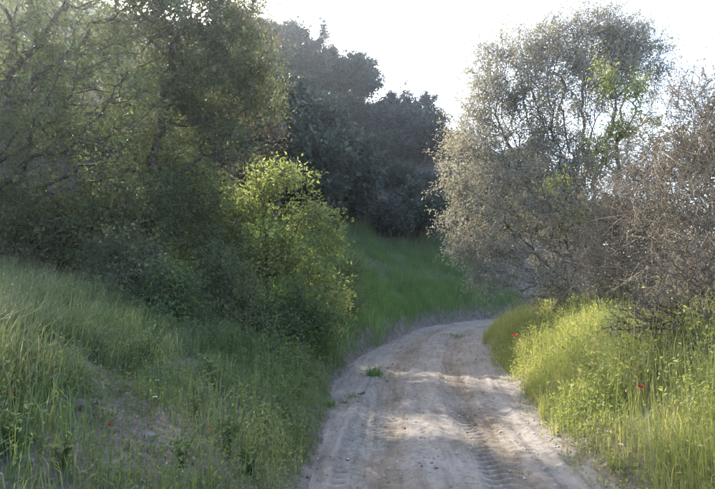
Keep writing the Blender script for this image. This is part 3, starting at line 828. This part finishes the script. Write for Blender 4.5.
# low weeds and grass on the near left bank, down to the bare verge
mb = MB()
P, s, d = scatter(21000, -6.0, 0.2, 3.0, 11.5, lambda x, y, s, d: (d > half_w(s) + 0.08) & (d < 4.6) & (rng.random(len(x)) < 0.4 + 0.6 * path_bare(x, y)) & (rng.random(len(x)) < 0.5 + 2.0 * fbm(x * 1.6, y * 1.6, 95, 3)))
H = (0.10 + 0.42 * rng.random(len(P)) ** 1.5) * (0.85 + 1.5 * fbm(P[:, 0] * 1.2, P[:, 1] * 1.2, 96, 2)) * (0.45 + 0.55 * path_bare(P[:, 0], P[:, 1]))
weed_field(mb, P, H, 14, 0.03, rng, 0.045)
obj('low_weeds', mb.mesh('low_weeds'), M['weed'], kind='stuff', label='low leafy weeds covering the near left bank', category='weeds')
print('weeds', len(P))
mb = MB()
P, s, d = scatter(112000, -6.5, 0.3, 2.8, 14.0, lambda x, y, s, d: (d > half_w(s) + 0.03 + 0.2 * fbm(x * 2, y * 2, 97, 2)) & (d < 5.5) & (rng.random(len(x)) < 0.4 + 0.6 * path_bare(x, y)) & (rng.random(len(x)) < 0.5 + 1.5 * fbm(x * 1.4, y * 1.4, 98, 3)))
n = len(P)
L = (0.08 + 0.34 * rng.random(n) ** 1.6) * (0.5 + 0.5 * sstep(0.05, 0.75, d - half_w(s))) * (0.9 + 1.4 * fbm(P[:, 0] * 2, P[:, 1] * 2, 107, 2)) * (0.5 + 0.5 * path_bare(P[:, 0], P[:, 1]))
blades(mb, P, L, rng.uniform(0.1, 0.9, n), rng.uniform(0, 6.28, n), rng.uniform(0.004, 0.009, n))
obj('bank_grass', mb.mesh('bank_grass'), M['grass_green'], kind='stuff', label='short green grass on the near left bank', category='grass')
print('bank grass', n)

# larger herbs: rosettes of broad leaves, each its own plant
def herb(px, py, label, seed, hgt, nl, ls, mat):
    p = on_ray(px, py); r = np.random.default_rng(seed)
    t = thing('broadleaf_herb', (p[0], p[1], gz(p[0], p[1]) - 0.03), label, 'plant', 'herbs on the near left bank', r.uniform(0, 6.28))
    sm = MB(); cr = MB()
    n = 7
    phi = r.uniform(0, 6.28, n); top = np.stack([np.cos(phi) * hgt * 0.35, np.sin(phi) * hgt * 0.35, hgt * r.uniform(0.6, 1.0, n)], 1)
    A = np.zeros((n, 3)); mid = top * np.array([0.3, 0.3, 0.55])
    tubes(sm, A, mid, np.full(n, 0.005), np.full(n, 0.004), 4); tubes(sm, mid, top, np.full(n, 0.004), np.full(n, 0.002), 4)
    k = r.integers(0, n, nl); q = r.uniform(0.1, 1.0, nl)[:, None]
    Q = np.where(q < 0.55, mid[k] * q / 0.55, mid[k] + (top[k] - mid[k]) * (q - 0.55) / 0.45)
    D = unit(r.normal(size=(nl, 3)) * np.array([1, 1, 0.5]) + np.array([0, 0, 0.25]))
    sz = ls * r.uniform(0.6, 1.3, nl)
    leaves(cr, Q, D, r.normal(size=(nl, 3)) * 0.5 + np.array([0, 0, 1.0]), sz, sz * 0.4)
    obj('stalks', sm.mesh('stalks', True), M['stem'], t)
    obj('leaves', cr.mesh('leaves'), M[mat], t)
HERBS = [(12, 452, 'broad-leaved green herb at the left edge above the whitish stone', 0.30, 90, 0.075, 'weed'),
         (62, 470, 'low leafy herb at the bottom left between the stones', 0.25, 80, 0.06, 'weed'),
         (182, 470, 'leafy herb at the bottom of the left bank right of the bare soil', 0.32, 130, 0.06, 'weed'),
         (225, 455, 'bushy herb on the lower left bank near the road', 0.42, 170, 0.055, 'leaf_shrub'),
         (262, 440, 'taller bushy herb overhanging the left edge of the road', 0.46, 180, 0.055, 'leaf_shrub'),
         (285, 420, 'green herb at the road edge below the low shrub', 0.40, 150, 0.055, 'leaf_shrub'),
         (250, 475, 'leafy herb at the bottom edge left of the road', 0.36, 150, 0.055, 'weed'),
         (195, 420, 'grey-green herb above the orange-red poppy', 0.38, 130, 0.055, 'leaf_left_grey'),
         (215, 390, 'dark leafy herb below the dark shrub', 0.42, 150, 0.06, 'leaf_left'),
         (150, 365, 'leafy herb where the tall left grass ends', 0.45, 140, 0.06, 'weed'),
         (95, 365, 'olive herb standing in front of the tall left grass', 0.40, 120, 0.055, 'leaf_left_grey'),
         (300, 395, 'small herb on the left verge under the low shrub', 0.30, 110, 0.05, 'weed')]

for k, (px, py, lab, hg, nl, ls, mt) in enumerate(HERBS):
    herb(px, py, lab, 700 + k, hg, nl, ls, mt)

# green grass on the cut bank along the outside of the bend
mb = MB()
P, s, d = scatter(420000, -6, 20, 9, 34, lambda x, y, s, d: (s > 10) & (s < 30) & (d > half_w(s) + 0.12 + 0.5 * fbm(s * 0.9, d, 99, 3)) & (d < 8.5) & (rng.random(len(x)) < 0.7 + 1.2 * fbm(x * 0.9, y * 0.9, 100, 3)) & (rng.random(len(x)) < 1.25 - 0.1 * d) & (rng.random(len(x)) < 0.25 + 0.75 * sstep(0.1, 0.6, d - half_w(s))))
n = len(P)
L = (0.30 + 0.55 * rng.random(n)) * (0.75 + 1.6 * np.maximum(-0.25, fbm(P[:, 0] * 1.8, P[:, 1] * 1.8, 109, 2)))
blades(mb, P, L, rng.uniform(0.2, 1.0, n), rng.normal(-0.9, 0.9, n), rng.uniform(0.008, 0.02, n))
obj('slope_grass', mb.mesh('slope_grass'), M['grass_slope'], kind='stuff', label='lush green grass on the cut bank outside the bend', category='grass')
print('slope grass', n)

# golden green grass and weeds on the right bank
mb = MB()
P, s, d = scatter(150000, 1.4, 8, 3.0, 18, lambda x, y, s, d: (d < -half_w(s) - 0.07 + 0.5 * fbm(s * 2.2, d * 0.3, 101, 4)) & (d > -5.2) & (rng.random(len(x)) < (0.75 + 1.2 * fbm(x * 1.2, y * 1.2, 102, 3)) * (0.45 + 0.55 * (y < 9))))
n = len(P)
L = (0.40 + 0.52 * rng.random(n)) * (0.45 + 0.55 * sstep(0.05, 0.75, -d - half_w(s))) * (0.9 + 1.3 * fbm(P[:, 0] * 1.1, P[:, 1] * 1.1, 103, 3))
m_, t_ = blades(mb, P, L, rng.uniform(0.05, 0.7, n), rng.uniform(0, 6.28, n), rng.uniform(0.004, 0.009, n))
sel = rng.random(n) < 0.06
seed_heads(mb, t_[sel], rng)
obj('golden_grass', mb.mesh('golden_grass'), M['grass_gold'], kind='stuff', label='sunlit golden-green grass on the right bank', category='grass')
print('gold', n)
mb = MB()
P, s, d = scatter(29000, 1.4, 6.6, 3.0, 13, lambda x, y, s, d: (d < -half_w(s) - 0.08) & (d > -4.6) & (rng.random(len(x)) < 0.55 + 2.6 * fbm(x * 1.7, y * 1.7, 104, 3)))
H = (0.28 + 0.55 * rng.random(len(P)) ** 1.5) * (0.9 + 1.3 * fbm(P[:, 0] * 1.6, P[:, 1] * 1.6, 105, 2)) * (0.5 + 0.5 * sstep(0.05, 0.75, -d - half_w(s)))
weed_field(mb, P, H, 11, 0.040, rng, 0.06)
P, s, d = scatter(2600, 1.5, 4.5, 3.0, 12, lambda x, y, s, d: (d < -half_w(s) + 0.15) & (d > -half_w(s) - 0.5) & (rng.random(len(x)) < 0.7 + 2.2 * fbm(x * 1.7, y * 1.7, 108, 3)))
P[:, 2] += 0.03
weed_field(mb, P, 0.05 + 0.22 * rng.random(len(P)), 12, 0.034, rng, 0.05)
obj('roadside_weeds', mb.mesh('roadside_weeds'), M['grass_gold'], kind='stuff', label='leafy yellow-green weeds along the right edge of the road', category='weeds')
print('right weeds', len(P))

# withered leaves and bits of straw on the soil
mb = MB()
P, s, d = scatter(26000, -6.5, 7, 2.8, 14, lambda x, y, s, d: (np.abs(d) > 1.35) & (np.abs(d) < 5))
n = len(P); P[:, 2] += 0.03
ls = rng.uniform(0.02, 0.06, n)
leaves(mb, P, rng.normal(size=(n, 3)) * np.array([1, 1, 0.25]), rng.normal(size=(n, 3)) * 0.35 + np.array([0, 0, 1.0]), ls, ls * rng.uniform(0.12, 0.5, n))
obj('leaf_litter', mb.mesh('leaf_litter'), M['leaf_dead'], kind='stuff', label='withered leaves and straw lying on the banks', category='litter')

# single tufts growing in the bare left verge
def tuft(px, py, label, n, hgt, rad, seed):
    c = at(px, py, 1.0)
    k = CAM_H / (CAM_H - c[2]); x, y = c[0] * k, c[1] * k
    r = np.random.default_rng(seed)
    z = surf_z(x, y)
    q = r.normal(size=(n, 2)) * rad * (0.6 + 0.6 * r.random((n, 1)))
    P = np.stack([q[:, 0], q[:, 1], np.full(n, -0.03)], 1)
    mb = MB()
    blades(mb, P, hgt * (0.25 + 0.75 * r.random(n) ** 1.5), r.uniform(0.3, 1.3, n), np.arctan2(q[:, 1], q[:, 0]) + r.normal(size=n) * 0.6, r.uniform(0.006, 0.012, n))
    o = obj('grass_tuft', mb.mesh('grass_tuft'), M['grass_slope'], label=label, category='grass tuft', group='grass tufts on the road verge')
    o.location = (x, y, z)
tuft(374, 377, 'bright green grass tuft on the bare left verge of the road', 260, 0.24, 0.075, 1)
tuft(352, 398, 'thin green tuft beside the dirt ridge on the left verge', 70, 0.16, 0.05, 2)
tuft(452, 336, 'flat grass tuft in the road far ahead near the bend', 300, 0.20, 0.32, 3)
tuft(325, 408, 'grass tuft where the left bank meets the bare verge', 220, 0.2, 0.07, 4)

# ---------------------------------------------------------------- stones
def stone_mesh(r, size, seed, sub=3):
    import bmesh
    bm = bmesh.new()
    bmesh.ops.create_icosphere(bm, subdivisions=sub, radius=1.0)
    v = np.array([p.co for p in bm.verts])
    q = np.random.default_rng(seed)
    # cut a few flat facets, then roughen
    for _ in range(13):
        nn = unit(q.normal(size=3)); dd = 0.42 + 0.33 * q.random()
        k = v @ nn - dd
        v = v - np.maximum(k, 0)[:, None] * nn
    v *= 1 + 0.10 * fbm(v[:, 0] * 2 + v[:, 2], v[:, 1] * 2 - v[:, 2], seed, 3)[:, None]
    v *= np.array(size) / 2
    for p, c in zip(bm.verts, v):
        p.co = c
    me = bpy.data.meshes.new('stone'); bm.to_mesh(me); bm.free()
    return me
for k, (px, py, sz, mat, lab, tilt) in enumerate((
    (148, 441, (0.10, 0.17, 0.10), 'rock', 'angular pale grey stone on the bare soil of the left bank', 0.5),
    (25, 464, (0.12, 0.10, 0.09), 'rock', 'rounded whitish stone at the bottom left among weeds', 0.1),
    (74, 432, (0.16, 0.12, 0.07), 'rock_tan', 'flat tan stone in the weeds near the left poppy', 0.1),
    (118, 474, (0.14, 0.05, 0.035), 'rock', 'thin grey slab lying at the bottom of the left bank', 0.2),
    (78, 408, (0.14, 0.12, 0.09), 'rock_tan', 'brown stone half sunk in the left soil above the flat stone', 0.1),
    (45, 385, (0.28, 0.2, 0.2), 'rock_tan', 'large dull brown rock below the tall left grass', 0.2),
    (387, 381, (0.10, 0.08, 0.06), 'rock', 'white stone on the dirt ridge left of the wheel track', 0.0),
    (307, 478, (0.06, 0.05, 0.04), 'rock', 'small white stone at the bottom left corner of the road', 0.0),
    (344, 404, (0.22, 0.16, 0.12), 'rock_tan', 'earth-coloured boulder in the left verge', 0.1),
    (362, 397, (0.16, 0.12, 0.10), 'rock_tan', 'tan clod-like stone at the end of the dirt ridge', 0.1),
    (585, 447, (0.07, 0.05, 0.04), 'rock', 'pale stone at the right road edge under the weeds', 0.0),
    (548, 415, (0.05, 0.05, 0.035), 'rock', 'little pale stone beside the right wheel track', 0.0))):
    p = on_ray(px, py)
    o = obj('stone', stone_mesh(rng, sz, 900 + k), M[mat], label=lab, category='stone', group='loose stones')
    o.location = (p[0], p[1], surf_z(p[0], p[1]) + sz[2] * 0.08)
    o.rotation_euler = (tilt, tilt * 0.6, k * 1.3)

# small pebbles on the road: too many to count
mb = MB()
n = 3600
ss = 3.5 + 16 * rng.random(n) ** 1.6; tt = rng.uniform(-1.45, 1.45, n)
ix = np.searchsorted(LS - S0, ss)
px_ = LINE[ix] + LN[ix] * tt[:, None]
pz = road_relief(ss, tt)
oct_ = np.array([(1, 0, 0), (0, 1, 0), (-1, 0, 0), (0, -1, 0), (0, 0, 1), (0, 0, -1)], float)
of = np.array([(0, 1, 4), (1, 2, 4), (2, 3, 4), (3, 0, 4), (1, 0, 5), (2, 1, 5), (3, 2, 5), (0, 3, 5)])
rad_ = 0.004 + 0.018 * rng.random(n) ** 4
V = oct_[None] * (rad_[:, None, None] * rng.uniform(0.6, 1.3, (n, 6, 1))) * np.array([1, 1, 0.7])
ang = rng.uniform(0, 6.28, n); ca, sa = np.cos(ang)[:, None], np.sin(ang)[:, None]
V = np.stack([V[..., 0] * ca - V[..., 1] * sa, V[..., 0] * sa + V[..., 1] * ca, V[..., 2]], -1)
V += np.stack([px_[:, 0], px_[:, 1], pz + rad_ * 0.1], 1)[:, None]
mb.add(V.reshape(-1, 3), ((np.arange(n) * 6)[:, None, None] + of[None]).reshape(-1, 3))
obj('pebbles', mb.mesh('pebbles', True), M['pebble'], kind='stuff', label='small pebbles strewn over the dirt road', category='pebbles')

# ---------------------------------------------------------------- flowers
def flower(kind, px, py, Y, label, seed, size):
    r = np.random.default_rng(seed)
    c = at(px, py, Y)
    g = surf_z(c[0], c[1])
    H = max(0.10, c[2] - g)
    t = thing(kind, (c[0], c[1], g - 0.02), label, 'flower', 'poppies' if kind == 'poppy' else 'white wildflowers', r.uniform(0, 6.28))
    mb = MB()
    z = np.linspace(0, H, 6); bend = 0.06 * np.sin(z / H * 2)
    Q = np.stack([bend - bend[-1], np.zeros(6), z], 1)
    tubes(mb, Q[:-1], Q[1:], np.full(5, 0.0022), np.full(5, 0.0018), 5)
    obj('stem', mb.mesh('stem', True), M['stem'], t)
    red = kind == 'poppy'
    npet = 4 if red else 9
    for k in range(npet):
        # each petal a small cupped fan
        a = 2 * math.pi * k / npet; wd = (1.05 if red else 0.30)
        V = []; nu, nv = 4, 5
        for i in range(nu + 1):
            u = i / nu
            for j in range(nv):
                v_ = (j / (nv - 1) - 0.5) * 2
                ang_ = a + v_ * wd * (0.35 + 0.65 * u)
                rr = size * u * (1 - 0.12 * v_ * v_)
                V.append((rr * math.cos(ang_), rr * math.sin(ang_), H + size * ((0.75 if red else 0.12) * u ** 1.6) + 0.04 * size * math.sin(5 * v_ + k)))
        f = [(i * nv + j, i * nv + j + 1, (i + 1) * nv + j + 1, (i + 1) * nv + j) for i in range(nu) for j in range(nv - 1)]
        mb = MB(); mb.add(V, np.array(f))
        obj('petal', mb.mesh('petal', True), M['petal_red' if red else 'petal_white'], t)
    mb = MB()
    tubes(mb, np.array([[0, 0, H - 0.002]]), np.array([[0, 0, H + size * 0.25]]), [size * 0.2], [size * 0.12], 7)
    obj('flower_core', mb.mesh('flower_core', True), M['flower_core'], t)
flower('poppy', 38, 421, 4.4, 'red poppy among the weeds at the left, above the whitish stone', 1, 0.042)
flower('poppy', 56, 430, 4.3, 'small red poppy just right of the larger left poppy', 2, 0.022)
flower('poppy', 5, 483, 3.7, 'red poppy in the bottom left corner', 3, 0.04)
flower('poppy', 209, 446, 4.5, 'orange-red poppy on the lower left bank by the road', 4, 0.025)
flower('poppy', 158, 384, 5.6, 'dull red poppy in the grass above the angular stone', 5, 0.025)
flower('poppy', 515, 335, 9.0, 'red poppy at the far right road edge near the bend', 6, 0.045)
flower('poppy', 641, 386, 5.6, 'red poppy in the sunlit right grass under the thorny bush', 7, 0.035)
flower('poppy', 22, 436, 4.3, 'small red poppy left of the larger left poppy', 8, 0.022)
flower('poppy', 108, 470, 3.9, 'red poppy above the thin grey slab', 9, 0.02)
flower('poppy', 82, 424, 4.5, 'small red poppy beside the flat tan stone', 10, 0.017)
for k, (px, py, lab) in enumerate(((144, 385, 'white wildflower on the left bank, highest of its cluster'), (155, 396, 'white wildflower on the left bank, lowest of its cluster'), (157, 382, 'white wildflower on the left bank beside the dull red poppy'), (189, 408, 'lone white wildflower right of the left cluster'), (47, 442, 'tiny white wildflower under the left poppies'), (57, 375, 'white wildflower at the foot of the tall left grass'), (253, 406, 'white wildflower by the low shrub on the lower left bank'))):
    flower('white_wildflower', px, py, (4.9, 4.7, 5.2, 5.0, 4.2, 5.0, 6.0)[k], lab, 20 + k, 0.02)
for k, (px, py, lab) in enumerate(((609, 438, 'pale wildflower low at the right road edge'), (537, 312, 'white wildflower cluster top at the far end of the right bank'), (622, 467, 'pale wildflower at the bottom right above the road edge'))):
    flower('white_wildflower', px, py, (5.2, 9.5, 4.9)[k], lab, 40 + k, 0.024)
print('tris', sum(len(m.loop_triangles) if m.loop_triangles else sum(p.loop_total - 2 for p in m.polygons) for m in bpy.data.meshes))

# ---------------------------------------------------------------- hazy air
hb = MB()
X0, Z0, Z1 = 2650.0, -4.5, 42.0
hv = [(sx * X0, sy * X0, z) for z in (Z0, Z1) for sx, sy in ((-1, -1), (1, -1), (1, 1), (-1, 1))]
hb.add(hv, np.array([(3, 2, 1, 0), (4, 5, 6, 7), (0, 1, 5, 4), (1, 2, 6, 5), (2, 3, 7, 6), (3, 0, 4, 7)]))
hm = bpy.data.materials.new('hazy_air')
nt, out = nodes_of(hm)
pv = nt.nodes.new('ShaderNodeVolumePrincipled')
pv.inputs['Color'].default_value = (0.82, 0.90, 1.0, 1)
pv.inputs['Density'].default_value = 0.0010
pv.inputs['Anisotropy'].default_value = 0.85
nt.links.new(pv.outputs[0], out.inputs['Volume'])
obj('haze', hb.mesh('haze'), hm, kind='stuff', label='thin sunlit haze in the air', category='haze')
